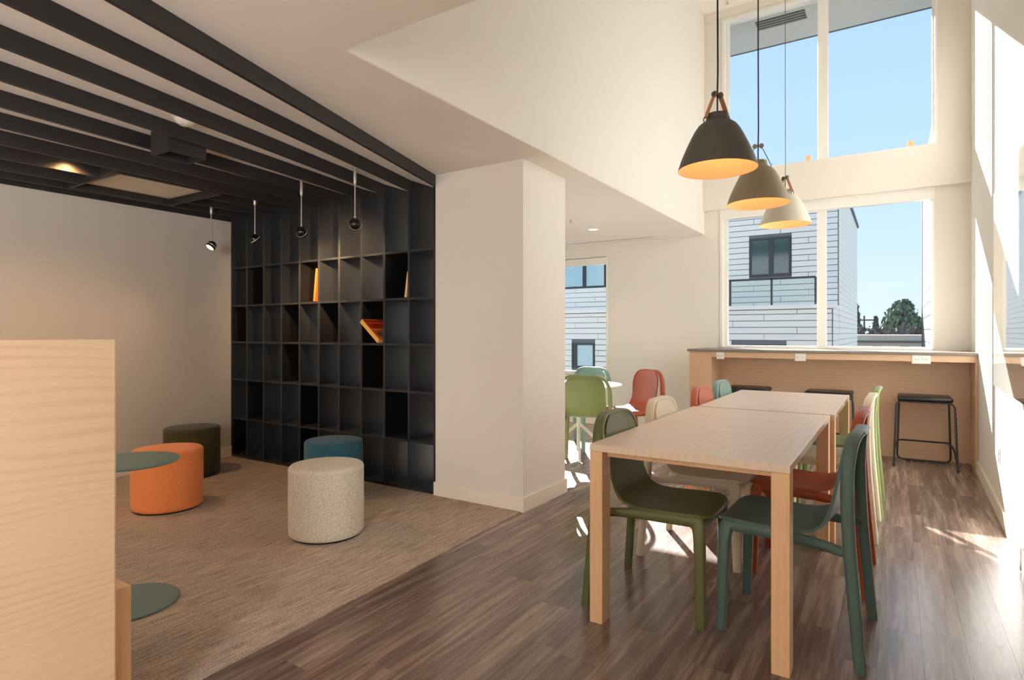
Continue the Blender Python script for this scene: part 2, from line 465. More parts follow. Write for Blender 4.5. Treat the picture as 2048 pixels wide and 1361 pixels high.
struct(mb.build('wall_outer', M['bounce_skin']))  # unseen dark outer skin, added to cut sunlight bounced onto the house
# bulkhead band between the two windows
struct(MB().box(XS, 0.66, YF - 0.06, YF + 0.01, 2.645, 3.066, 0.002).build('trim_1', M['wall']))
struct(MB().box(XS, 0.66, YF - 0.012, YF, 4.90, ZH, 0.001).build('trim_2', M['wall']))
# ceilings
mb = MB()
mb.box(-9.2, 1.0, -5.2, YV - 0.004, ZL, 2.6); mb.box(-9.2, XS - 0.004, YV - 0.004, 7.3, ZL, 2.6)
struct(mb.build('ceiling', M['ceil']))
struct(MB().box(XS - 0.3, 1.0, YV - 0.3, 7.4, ZH, 5.2).build('ceiling_upper', M['ceil']))
struct(MB().box(XS - 0.25, XS, YV, YF + 0.05, ZL + 0.002, 5.0).build('wall_tall_side', M['wall']))
struct(MB().box(XS - 0.25, 1.0, YV - 0.25, YV, ZL + 0.002, 5.0).build('wall_tall_near', M['wall']))
# baseboards
BH = 0.102
struct(MB().box(-2.862, -2.092 + 0.013, YS - 0.013, YS, 0, BH, 0.002).build('baseboard_column_front', M['base']))
struct(MB().box(-2.092, -2.092 + 0.013, YS, 3.986, 0, BH, 0.002).build('baseboard_column_side', M['base']))
struct(MB().box(-2.862, -2.079, 3.986, 3.999, 0, BH, 0.002).build('baseboard_column_back', M['base']))
struct(MB().box(XL, XL + 0.013, -4.9, YS, 0.004, BH, 0.002).build('baseboard_left', M['base']))
struct(MB().box(-9, -1.88, YF - 0.013, YF, 0, BH, 0.002).build('baseboard_far', M['base']))
mb = MB(); mb.poly([(xr(2.0) - 0.013, 2.0), (xr(2.0), 2.0), (xr(6.46), 6.46), (xr(6.46) - 0.013, 6.46)], 0, BH)
struct(mb.build('baseboard_right', M['base']))

# ------------------------------------------------------------------ windows
def window(n, w, glass, mull, fr, head=None, sill=True):
    """glass = (x0, x1, z0, z1) of clear glass at y 7.27; mull = (x0, x1) or None"""
    root = struct(empty('window_%d' % n, ((w['x0'] + w['x1']) / 2, YF, w['z0'])))
    gx0, gx1, gz0, gz1 = glass
    y0, y1 = 7.235, 7.31
    parts = []
    parts.append(bx('frame_jamb', w['x0'], gx0, y0, y1, w['z0'], w['z1'], M['white'], bev=0.003))
    parts.append(bx('frame_jamb', gx1, w['x1'], y0, y1, w['z0'], w['z1'], M['white'], bev=0.003))
    parts.append(bx('frame_head', gx0, gx1, y0, y1, gz1, w['z1'], M['white'], bev=0.003))
    parts.append(bx('frame_sill', gx0, gx1, y0, y1, w['z0'], gz0, M['white'], bev=0.003))
    # casing on the room side
    t = 0.028
    parts.append(bx('casing', w['x0'] - 0.004, w['x0'] + t, YF - 0.012, y0, w['z0'], w['z1'], M['white'], bev=0.002))
    parts.append(bx('casing', w['x1'] - t * 0.6, w['x1'] + 0.004, YF - 0.012, y0, w['z0'], w['z1'], M['white'], bev=0.002))
    if head: parts.append(bx('blind_box', w['x0'] + 0.001, w['x1'] - 0.001, YF - 0.008, YF + 0.05, head, w['z1'] - 0.008, M['white'], bev=0.004))
    else: parts.append(bx('casing_head', w['x0'] + t, w['x1'] - t * 0.6, YF - 0.012, y0, w['z1'] - 0.03, w['z1'], M['white'], bev=0.002))
    if sill: parts.append(bx('sill_board', w['x0'] - 0.02, w['x1'] + 0.02, YF - 0.03, y0, w['z0'] - 0.025, w['z0'], M['white'], bev=0.003))
    edges = [gx0] + [v for m in (mull or []) for v in m] + [gx1]
    for m in (mull or []): parts.append(bx('mullion', m[0], m[1], y0 - 0.01, y1, gz0, gz1, M['white'], bev=0.004))
    for a, b in zip(edges[0::2], edges[1::2]):
        parts.append(bx('pane', a, b, 7.272, 7.276, gz0, gz1, M['glass']))
    for p in parts: rel(p, root)
    return root
window(1, W1, (-1.635, 0.312, 3.09, 4.86), [(-0.705, -0.605)], 0, None, sill=False)
window(2, W2, (-1.652, 0.306, 1.06, 2.54), [(-0.712, -0.622)], 0, 2.53, sill=False)
window(3, W3, (-5.05, -3.19, 0.69, 2.14), [(-4.42, -4.36)], 0, 2.105)

# ------------------------------------------------------------------ slatted ceiling + shelving
DX = [-5.43, -5.182, -4.923, -4.662, -4.408, -4.153, -3.897, -3.634, -3.378, -3.118, -2.862]
SLOPE = [0.02, 0.085, 0.046, 0.009, -0.035, -0.077, -0.121, -0.164, -0.206, -0.247, -0.284]
ZB = 2.288
sl = empty('slat_ceiling', (-4.1, 1.0, ZB))
for xk, s in zip(DX[1:], SLOPE[1:]):
    y0 = -2.4
    dy = YS - y0; x_near = xk + s * (y0 - YS)
    x_near = max(x_near, XL + 0.03)
    t = 0.011
    cuts = [(y0, 1.925), (2.682, YS)] if xk in (-4.923, -4.662) else [(y0, YS)]
    for ya, yb in cuts:
        xa, xb = (x_near + (xk - x_near) * (q - y0) / (YS - y0) for q in (ya, yb))
        mb = MB(); mb.poly([(xb - t, yb), (xa - t, ya), (xa + t, ya), (xb + t, yb)], ZB, ZL - 0.001)
        rel(mb.build('slat', M['blackmetal']), sl)
rel(bx('edge_slat', XL + 0.001, XL + 0.02, -2.4, YS, ZB - 0.005, ZL - 0.001, M['blackmetal']), sl)
# frame trimming the opening under the air unit
for a in ((-5.17, -4.42, 1.925, 1.947), (-5.17, -4.42, 2.66, 2.682), (-5.17, -5.148, 1.947, 2.66), (-4.442, -4.42, 1.947, 2.66)):
    rel(bx('trimmer', a[0], a[1], a[2], a[3], ZB - 0.004, ZL - 0.001, M['blackmetal']), sl)
tag(sl, 'black ceiling slats fanning out from the dark shelving across the lounge ceiling', 'ceiling slats')

SD = 0.36
ROWS = [0.028, 0.387, 0.762, 1.121, 1.473, 1.837]
sh = empty('shelving', (-4.146, YS, 0))
for i, xk in enumerate(DX):
    t = 0.010
    x0, x1 = (xk - t, xk + t)
    if i == 0: x0 = XL + 0.001; x1 = XL + 0.02
    rel(bx('divider', x0, x1, YS - 0.001, YS + SD, 0.006, ZL - 0.001, M['shelf'], bev=0.001), sh)
for k, z in enumerate(ROWS):
    rel(bx('shelf_board', DX[0] + 0.01, DX[-1], YS, YS + SD - 0.001, z - 0.018 if k else 0.006, z, M['shelf'], bev=0.001), sh)
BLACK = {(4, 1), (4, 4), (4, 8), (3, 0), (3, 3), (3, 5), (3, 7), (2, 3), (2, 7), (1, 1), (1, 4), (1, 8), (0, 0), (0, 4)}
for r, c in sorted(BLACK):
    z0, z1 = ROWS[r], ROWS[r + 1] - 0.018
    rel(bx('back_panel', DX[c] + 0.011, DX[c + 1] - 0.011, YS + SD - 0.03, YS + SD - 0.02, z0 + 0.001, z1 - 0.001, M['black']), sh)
    rel(bx('side_shade_sheet', DX[c] + (0.0205 if c == 0 else 0.0105), DX[c] + (0.024 if c == 0 else 0.014), YS + 0.004, YS + SD - 0.03, z0 + 0.001, z1 - 0.001, M['black']), sh)  # black sheet on the divider, painting in the shade of the closed bay
tag(sh, 'tall near black pigeonhole shelving filling the wall between lounge and column', 'shelves')

# books
def book(name, label, w, t, h, cov, page, loc, rot, group=None, blocks=None):
    root = empty(name, loc); root.rotation_euler = rot
    c = MB(); c.box(-w / 2, w / 2, 0, 0.003, 0, h); c.box(-w / 2, w / 2, t - 0.003, t, 0, h); c.box(-w / 2 - 0.001, -w / 2 + 0.003, 0, t, 0, h)
    c.build('cover', cov, root)
    MB().box(-w / 2 + 0.003, w / 2 - 0.004, 0.003, t - 0.003, 0.004, h - 0.004).build('pages', page, root)
    for b in blocks or []:
        MB().box(b[0], b[1], -0.0006, 0.001, b[2], b[3]).build('cover_print', b[4], root)
    return tag(root, label, 'book', group)
paper = plain('paper', (240, 206, 140), 0.8, 0.04, 30); red = plain('book_red', (214, 58, 30), 0.45, 0.05); orange = plain('book_orange', (236, 104, 44), 0.45, 0.05)
cream = plain('book_cream', (238, 206, 150), 0.6, 0.04); tan = plain('book_tan', (150, 92, 56), 0.6); yell = plain('book_yellow', (246, 190, 96), 0.5)
# upright books: spine (-w) towards the room => local -X looks to -Y after rz = 90 deg
book('book', 'orange red book leaning right in the top row of the dark shelving', 0.18, 0.026, 0.285, orange, paper, (-4.222, YS + 0.11, ROWS[4] + 0.004), Euler((0, 0, 0)))
book('book', 'thin dark red book behind the orange red one in the shelving', 0.18, 0.014, 0.26, red, paper, (-4.196, YS + 0.12, ROWS[4] + 0.003), Euler((0, 0, 0)))
book('book', 'slim cream book leaning in the top row near the column', 0.16, 0.02, 0.20, cream, paper, (-3.170, YS + 0.11, ROWS[4] + 0.004), Euler((0, 0, 0)))
book('book', 'thin brown book tucked behind the slim cream book', 0.16, 0.012, 0.18, tan, paper, (-3.152, YS + 0.12, ROWS[4] + 0.003), Euler((0, 0, 0)))
bo = [o for o in C.objects if o.name.startswith('book') and o.get('category') == 'book']
for o, lean in zip(bo, (7, 6.5, 8.5, 7)):
    # local x = depth into the shelf, local y = thickness, lean to +X
    o.rotation_mode = 'XYZ'
    o.matrix_world = Matrix.Translation(o.location) @ Matrix.Rotation(math.radians(lean), 4, 'Y') @ Matrix.Rotation(PI / 2, 4, 'Z')
big = book('book', 'big red and orange picture book tilted across a black pigeonhole', 0.27, 0.034, 0.255, yell, paper, (0, 0, 0), Euler((0, 0, 0)),
           blocks=[(-0.128, 0.13, 0.215, 0.252, red), (-0.128, 0.13, 0.135, 0.203, red), (-0.128, 0.13, 0.008, 0.124, orange), (-0.10, 0.02, 0.158, 0.166, tan), (-0.11, 0.06, 0.228, 0.235, tan), (-0.1, 0.0, 0.04, 0.09, plain('book_picture', (110, 128, 84), 0.6)), (-0.128, 0.13, 0.205, 0.213, orange)])
# stands on its lower edge at the right of the bay and leans left; cover looks right and up
big.matrix_world = Matrix.Translation((-3.398, YS + 0.105, ROWS[3] + 0.028)) @ Matrix.Rotation(math.radians(-50), 4, 'Y') @ Matrix.Rotation(PI / 2, 4, 'Z')

# things hung in the slats
hb = empty('ceiling_box', (-3.53, 1.87, 2.20))
for a in ((-0.095, 0.095, -0.11, -0.095), (-0.095, 0.095, 0.095, 0.11), (-0.095, -0.08, -0.095, 0.095), (0.08, 0.095, -0.095, 0.095)):
    MB().box(a[0], a[1], a[2], a[3], 0.03, 0.168).build('side_board', M['blackmetal'], hb)
MB().box(-0.08, 0.08, -0.095, 0.095, 0.10, 0.11).build('inner_plate', M['black'], hb)
tag(hb, 'open black square box fixed between the ceiling slats', 'ceiling box')
ac = empty('air_conditioner', (-4.80, 2.30, 2.335))
MB().box(-0.35, 0.35, -0.35, 0.35, 0.0, 0.034, 0.004).build('panel', M['cassette'], ac)
MB().box(-0.26, 0.26, -0.26, 0.26, -0.006, 0.002, 0.003).build('grille', M['cassette'], ac)
for s in (-1, 1):
    MB().box(s * 0.30 - 0.02, s * 0.30 + 0.02, -0.27, 0.27, -0.003, 0.002).build('outlet_flap', M['cassette'], ac)
    MB().box(-0.27, 0.27, s * 0.30 - 0.02, s * 0.30 + 0.02, -0.003, 0.002).build('outlet_flap', M['cassette'], ac)
tag(ac, 'square cream air conditioning cassette framed by the black slats', 'air conditioner')
sd = empty('smoke_detector', (-3.21, 1.74, ZL - 0.05))
MB().lathe([(0, 0), (0.035, 0.002), (0.05, 0.012), (0.058, 0.03), (0.07, 0.034), (0.07, 0.0495), (0, 0.0495)], 24).build('body', M['vinyl'], sd, True)
tag(sd, 'white smoke detector on the lounge ceiling above the slats', 'smoke detector')
dl = empty('downlight', (-4.60, 1.74, ZL - 0.004))
MB().lathe([(0.03, 0.0), (0.045, -0.002), (0.05, 0.0035)], 20).build('trim_ring', M['white'], dl, True)
MB().lathe([(0, 0.001), (0.03, 0.001)], 20).build('lens', M['spotlens'], dl)
tag(dl, 'recessed downlight glowing warm between slats by the lounge wall', 'ceiling light')
lamp('downlight_glow', 'SPOT', (-4.60, 1.74, ZL - 0.02), 40, (1.0, 0.56, 0.22), spot_size=2.6, spot_blend=0.8, shadow_soft_size=0.03, aim=(-4.66, 1.76, 0))

def spot(loc, label, aim, w=100):
    r = empty('spotlight', loc)
    zt = ZL - loc[2]
    MB().lathe([(0.012, zt - 0.001), (0.012, zt - 0.10), (0.0085, zt - 0.115), (0.0045, zt - 0.12)], 12).build('ceiling_stem', M['rodmetal'], r, True)
    MB().lathe([(0.0048, zt - 0.11), (0.0048, 0.06), (0.007, 0.058), (0.007, 0.035)], 10).build('rod', M['rodmetal'], r, True)
    q = (Vector(aim) - Vector(loc)).to_track_quat('-Z', 'Y').to_matrix().to_4x4()
    b = MB().lathe([(0, 0.042), (0.02, 0.04), (0.036, 0.026), (0.042, 0.004), (0.042, -0.02), (0.036, -0.024), (0.034, -0.018)], 24, mat=q).build('head', M['spotblack'], r, True)
    MB().lathe([(0.0425, 0.001), (0.0445, -0.003), (0.0425, -0.007)], 24, mat=q).build('ring', M['rodmetal'], r, True)
    MB().lathe([(0, -0.0195), (0.034, -0.0195)], 20, mat=q).build('lens', M['spotlens'], r)
    tag(r, label, 'spotlight', 'spotlights hanging from rods before the shelving')
    a = Vector(loc) + (Vector(aim) - Vector(loc)).normalized() * 0.04
    lamp('spotlight_beam', 'SPOT', a, w, (1.0, 0.62, 0.32), spot_size=math.radians(76), spot_blend=0.9, shadow_soft_size=0.03, aim=aim)
spot((-5.09, 2.98, 1.975), 'black spotlight on a thin rod hanging before the lounge wall', (-5.0, 1.4, 0), 10)
spot((-4.43, 2.965, 1.975), 'second black spotlight from the left, before the dark shelving', (-4.35, YS, 1.5), 45)
spot((-3.82, 2.95, 1.975), 'third black spotlight from the left, before the dark shelving', (-4.0, YS, 1.75))
spot((-3.21, 2.93, 1.972), 'black spotlight hanging nearest to the white column', (-3.75, YS, 1.8))

# ------------------------------------------------------------------ poufs, side table, bench
def pouf(loc, R, H, mat, label):
    r = empty('pouf', loc)
    MB().lathe([(0, 0.0), (R - 0.02, 0.0), (R - 0.02, 0.014), (0, 0.014)], 48).build('plinth', M['black'], r)
    MB().lathe([(0, 0.014), (R - 0.01, 0.012), (R - 0.002, 0.02), (R, 0.04), (R + 0.001, H * 0.5), (R, H - 0.022)], 56).build('side_cover', mat, r, True)
    MB().lathe([(R, H - 0.022), (R - 0.002, H - 0.010), (R - 0.012, H - 0.001), (R - 0.04, H + 0.003), (R * 0.5, H + 0.007), (0, H + 0.008)], 56).build('seat_cover', mat, r, True, angle=80)
    MB().lathe([(R - 0.001, H - 0.0245), (R + 0.0015, H - 0.0225), (R - 0.001, H - 0.0195)], 56).build('seam', mat, r, True)
    tag(r, label, 'pouf', 'cylindrical poufs on the carpet')
ZC = 0.0065
pouf((-2.85, 2.38, ZC), 0.216, 0.415, fabric('pouf_cream', (206, 198, 182)), 'cream grey cylindrical fabric pouf nearest to the column')
pouf((-4.20, 2.15, ZC), 0.218, 0.405, fabric('pouf_orange', (236, 142, 84), 0.86), 'orange cylindrical pouf behind the teal side table')
pouf((-4.99, 2.755, ZC), 0.214, 0.405, fabric('pouf_olive', (66, 60, 34), 0.86), 'dark olive pouf by the lounge wall')
pouf((-3.50, 2.99, ZC), 0.21, 0.405, fabric('pouf_blue', (52, 100, 124), 0.86), 'blue pouf in front of the dark shelving')

st = empty('side_table', (-2.843, 1.285, ZC))
MB().lathe([(0, 0), (0.197, 0), (0.2, 0.003), (0.2, 0.008), (0.197, 0.010), (0, 0.010)], 64).build('base_plate', M['teal_metal'], st, True, angle=30)
MB().lathe([(0.016, 0.009), (0.016, 0.625)], 20, cx=-0.155, cy=-0.02).build('stem', M['teal_metal'], st, True)
MB().lathe([(0, 0.622), (0.197, 0.622), (0.2, 0.625), (0.2, 0.631), (0.197, 0.634), (0, 0.634)], 64).build('table_top', M['teal_metal'], st, True, angle=30)
tag(st, 'round teal metal side table with disc base beside the wooden bench', 'side table')

bn = empty('bench', (-2.2, -0.4, 0))
rel(bx('back_panel', -1.908, -1.868, -1.9, 0.815, 0.0065, 1.184, M['ash'], bev=0.006), bn)
rel(bx('seat_box', -2.5, -1.909, -1.9, 0.872, 0.0065, 0.45, M['bench'], bev=0.002), bn)
rel(bx('seat_cushion', -2.48, -1.93, -1.88, 0.70, 0.451, 0.50, fabric('bench_fabric', (150, 140, 126)), bev=0.02), bn)
tag(bn, 'light ash bench with high plain wooden back panel at the left front', 'bench')

# ------------------------------------------------------------------ tables
def table(x0, x1, y0, y1, label):
    r = empty('table', ((x0 + x1) / 2, (y0 + y1) / 2, 0))
    rel(bx('table_top', x0, x1, y0, y1, 0.711, 0.74, M['maple'], bev=0.002), r)
    for xa, xb in ((x0 + 0.001, x0 + 0.057), (x1 - 0.062, x1 - 0.001)):
        for ya, yb in ((y0 + 0.001, y0 + 0.083), (y1 - 0.083, y1 - 0.001)):
            rel(bx('leg', xa, xb, ya, yb, 0.0, 0.7105, M['maple_leg'], bev=0.002), r)
    rel(bx('apron', x0 + 0.058, x1 - 0.063, y0 + 0.05, y0 + 0.068, 0.685, 0.7105, M['maple_leg']), r)
    tag(r, label, 'table', 'long wooden tables set end to end')
table(-1.068, -0.305, 2.252, 3.765, 'pale wood dining table nearest to the camera with a square leg in front')
table(-1.050, -0.284, 3.798, 5.075, 'second pale wood dining table, nearer to the bar counter')

# ------------------------------------------------------------------ chairs
def chair_mat(name, rgb): return plain(name, rgb, 0.46, 0.02, 10, spec=0.36)
MO = chair_mat('shell_olive', (94, 98, 60)); MT = chair_mat('shell_teal', (76, 99, 94)); MR = chair_mat('shell_rust', (160, 76, 42)); MC = chair_mat('shell_cream', (216, 208, 188)); MG = chair_mat('shell_green', (132, 146, 92)); MP = chair_mat('shell_salmon', (184, 106, 80)); ML = chair_mat('shell_aqua', (124, 154, 148))

def make_chair():
    r = empty('chair')
    prof = [(0.283, 0.424, 0.10), (0.281, 0.432, 0.135), (0.272, 0.440, 0.160), (0.255, 0.4455, 0.182), (0.23, 0.448, 0.197), (0.19, 0.4475, 0.206), (0.13, 0.445, 0.208), (0.06, 0.4425, 0.206), (0.0, 0.4415, 0.203), (-0.045, 0.445, 0.200), (-0.085, 0.456, 0.197),
            (-0.112, 0.476, 0.193), (-0.132, 0.505, 0.190), (-0.146, 0.545, 0.188), (-0.157, 0.59, 0.187), (-0.167, 0.64, 0.186), (-0.176, 0.69, 0.184), (-0.184, 0.735, 0.179), (-0.190, 0.765, 0.169), (-0.195, 0.787, 0.152), (-0.199, 0.808, 0.126), (-0.203, 0.822, 0.098)]
    bm = bmesh.new(); nu = 12; th = 0.012
    P = [Vector((p[0], 0, p[1])) for p in prof]
    top, bot = [], []
    for i, p in enumerate(prof):
        t = (P[min(i + 1, len(P) - 1)] - P[max(i - 1, 0)]).normalized()
        nrm = Vector((t.z, 0, -t.x))
        if nrm.z < 0 and i < 8: nrm = -nrm
        if i >= 8 and nrm.x < 0: nrm = -nrm
        a, b = [], []
        for k in range(nu + 1):
            q = -1 + 2 * k / nu
            dish = 0.010 * (q * q) * (1 if i > 3 else i / 4) if i < 12 else 0.012 * q * q
            v = P[i] + nrm * dish; v.y = q * p[2]
            a.append(bm.verts.new(v)); b.append(bm.verts.new(v - nrm * th))
        top.append(a); bot.append(b)
    n = len(prof)
    for i in range(n - 1):
        for k in range(nu):
            bm.faces.new((top[i][k], top[i][k + 1], top[i + 1][k + 1], top[i + 1][k]))
            bm.faces.new((bot[i][k], bot[i + 1][k], bot[i + 1][k + 1], bot[i][k + 1]))
        bm.faces.new((top[i][0], top[i + 1][0], bot[i + 1][0], bot[i][0]))
        bm.faces.new((top[i][nu], bot[i][nu], bot[i + 1][nu], top[i + 1][nu]))
    for k in range(nu):
        bm.faces.new((top[0][k], bot[0][k], bot[0][k + 1], top[0][k + 1]))
        bm.faces.new((top[-1][k], top[-1][k + 1], bot[-1][k + 1], bot[-1][k]))
    mb = MB(); mb.bm.free(); mb.bm = bm
    o = mb.build('seat_shell', MO, r, True, angle=60); o['tint'] = 1
    # rear legs run up into the arch that caps the backrest
    def arch(s):
        leg = [(-0.242, s * 0.248, 0.0), (-0.225, s * 0.240, 0.2), (-0.208, s * 0.233, 0.4), (-0.200, s * 0.228, 0.55), (-0.198, s * 0.224, 0.66)]
        return leg + arc((-0.198, s * 0.224, 0.66), (-0.202, s * 0.218, 0.822), (-0.222, s * 0.085, 0.824), 9)[1:]
    for s in (-1, 1):
        pts = arch(s)
        hw = [0.019, 0.020, 0.021, 0.022, 0.022] + [0.022 + 0.002 * i / 9 for i in range(1, 10)]
        hh = [0.016, 0.0175, 0.019, 0.019, 0.0185] + [0.0185 - 0.0085 * i / 9 for i in range(1, 10)]
        o = MB().sweep(pts, hw, hh, 14, power=3.2, side=(1, 0, 0)).build('leg', MO, r, True); o['tint'] = 1
        f = [(0.252, s * 0.204, 0.0), (0.247, s * 0.199, 0.2), (0.242, s * 0.193, 0.36), (0.238, s * 0.187, 0.408), (0.228, s * 0.176, 0.428)]
        o = MB().sweep(f, [0.019, 0.022, 0.024, 0.028, 0.028], [0.017, 0.019, 0.020, 0.020, 0.016], 14, power=3.2, side=(1, 0, 0)).build('leg', MO, r, True); o['tint'] = 1
        o = MB().sweep([(0.245, s * 0.184, 0.423), (0.12, s * 0.194, 0.424), (-0.02, s * 0.191, 0.420), (-0.12, s * 0.200, 0.414), (-0.208, s * 0.230, 0.408)], [0.023, 0.023, 0.022, 0.019, 0.017], [0.013, 0.013, 0.014, 0.015, 0.016], 10, power=2.6, side=(0, 0, 1)).build('side_rail', MO, r, True); o['tint'] = 1
    o = MB().sweep([(-0.2225, y, 0.8245) for y in (-0.09, -0.045, 0, 0.045, 0.09)], 0.024, 0.010, 14, power=3.2, side=(1, 0, 0)).build('back_rail', MO, r, True); o['tint'] = 1
    o = MB().sweep([(0.243, s_ * 0.18, 0.418) if abs(s_) == 1 else (0.258, s_ * 0.18, 0.420) for s_ in (-1, -0.6, 0, 0.6, 1)], 0.018, 0.012, 10, power=2.6, side=(0, 0, 1)).build('front_rail', MO, r, True); o['tint'] = 1
    for s in (-1, 1):
        for xx, yy in ((0.252, 0.204), (-0.242, 0.248)):
            MB().lathe([(0, 0), (0.012, 0), (0.012, 0.003), (0, 0.003)], 10, cx=xx, cy=s * yy).build('glide', M['whitemetal'], r)
    return r
ch0 = make_chair()
ROWG = 'shell chairs around the two wooden tables'
CAFEG = 'shell chairs around the white cafe table'
ch0.location = (-0.912, 2.645, 0)
tag(ch0, 'olive green shell chair pushed under the near table on its left side', 'chair', ROWG)
spec_ = [
    (-0.918, 3.325, 0, MC, 'cream shell chair left of the near table, behind the olive chair', ROWG),
    (-0.915, 4.16, 0, MP, 'salmon red shell chair left of the far table, in front of the aqua chair', ROWG),
    (-0.925, 4.76, 0, ML, 'aqua shell chair at the left far end of the tables', ROWG),
    (-0.332, 2.68, PI - 0.046, MT, 'dark teal shell chair nearest to the camera on the right side', ROWG),
    (-0.345, 3.375, PI - 0.02, MR, 'rust orange shell chair right of the near table behind the teal chair', ROWG),
    (-0.335, 4.215, PI - 0.015, MC, 'cream shell chair on the right side of the far table', ROWG),
    (-0.318, 4.755, PI - 0.01, MG, 'light green shell chair farthest along the right side of the tables', ROWG),
    (-2.375, 4.93, PI / 2 + 0.38, MG, 'green shell chair with its back to the camera at the white cafe table', CAFEG),
    (-2.80, 5.70, -PI / 2 - 0.15, ML, 'aqua shell chair behind the white cafe table under the small window', CAFEG),
    (-2.2, 5.62, PI + 1.0, MR, 'rust orange shell chair beside the white cafe table, turned to the left', CAFEG),
]
for x, y, rz, m, lab, g in spec_:
    c = dup(ch0, (x, y, 0), rz, m)
    tag(c, lab, 'chair', g)

# cafe table
ct = empty('cafe_table', (-2.607, 5.25, 0))
MB().lathe([(0, 0.69), (0.415, 0.69), (0.42, 0.693), (0.42, 0.702), (0.417, 0.705), (0, 0.705)], 56).build('table_top', M['whitemetal'], ct, True, angle=30)
MB().lathe([(0.12, 0.69), (0.12, 0.68), (0.02, 0.65), (0.02, 0.28), (0.0, 0.27)], 20).build('column', M['whitemetal'], ct, True)
for k in range(4):
    a = math.radians(28 + 90 * k)
    d = Vector((math.cos(a), math.sin(a), 0))
    MB().sweep([tuple(d * 0.012 + Vector((0, 0, 0.31))), tuple(d * 0.10 + Vector((0, 0, 0.23))), tuple(d * 0.33 + Vector((0, 0, 0.012))), tuple(d * 0.34 + Vector((0, 0, 0.0)))], [0.016, 0.016, 0.013, 0.013], [0.014, 0.014, 0.011, 0.011], 8, power=3, side=(0, 0, 1)).build('leg', M['whitemetal'], ct, True)
tag(ct, 'round white cafe table on a splayed white pedestal behind the column', 'table')

# ------------------------------------------------------------------ bar counter, outlets and stools
bc = empty('bar_counter', (-0.65, 6.46, 0))
XR = 0.603
rel(bx('worktop', -1.895, XR + 0.005, 6.445, YF - 0.004, 1.005, 1.03, M['stone'], bev=0.002), bc)
rel(bx('fascia', -1.64, XR - 0.022, 6.46, 6.482, 0.945, 1.0045, M['oak'], bev=0.001), bc)
rel(bx('back_panel', -1.64, XR - 0.022, 6.855, 6.875, 0.0, 1.0045, M['oak']), bc)
rel(bx('end_pier', -1.875, -1.641, 6.46, YF - 0.002, 0.0, 1.0045, M['oak'], bev=0.001), bc)
rel(bx('end_panel', XR - 0.0215, XR - 0.001, 6.46, YF - 0.002, 0.0, 1.0045, M['oak'], bev=0.001), bc)
rel(bx('underside', -1.64, XR - 0.022, 6.482, 6.855, 0.985, 1.0045, M['oak']), bc)
tag(bc, 'wooden bar counter with thin grey stone worktop under the big windows', 'counter')
for xa, xb, lab in ((-1.588, -1.508, 'left'), (-0.833, -0.735, 'middle'), (0.128, 0.268, 'right')):
    o = empty('power_outlet', ((xa + xb) / 2, 6.4595, 0.962))
    w = (xb - xa) / 2
    MB().box(-w, w, -0.006, 0, -0.036, 0.040, 0.003).build('plate', M['outlet'], o)
    for s in (-1, 1):
        MB().box(s * w * 0.48 - w * 0.36, s * w * 0.48 + w * 0.36, -0.009, -0.006, -0.017, 0.020, 0.002).build('socket', M['outlet'], o)
        for t in (-1, 1):
            MB().box(s * w * 0.48 + t * 0.008 - 0.0018, s * w * 0.48 + t * 0.008 + 0.0018, -0.0095, -0.0088, -0.004, 0.008).build('slot', M['slot'], o)
    tag(o, {'left': 'white double power outlet at the left end of the counter fascia', 'middle': 'white double power outlet in the middle of the counter fascia', 'right': 'white double power outlet above the free standing right bar stool'}[lab], 'power outlet', 'power outlets along the counter fascia')

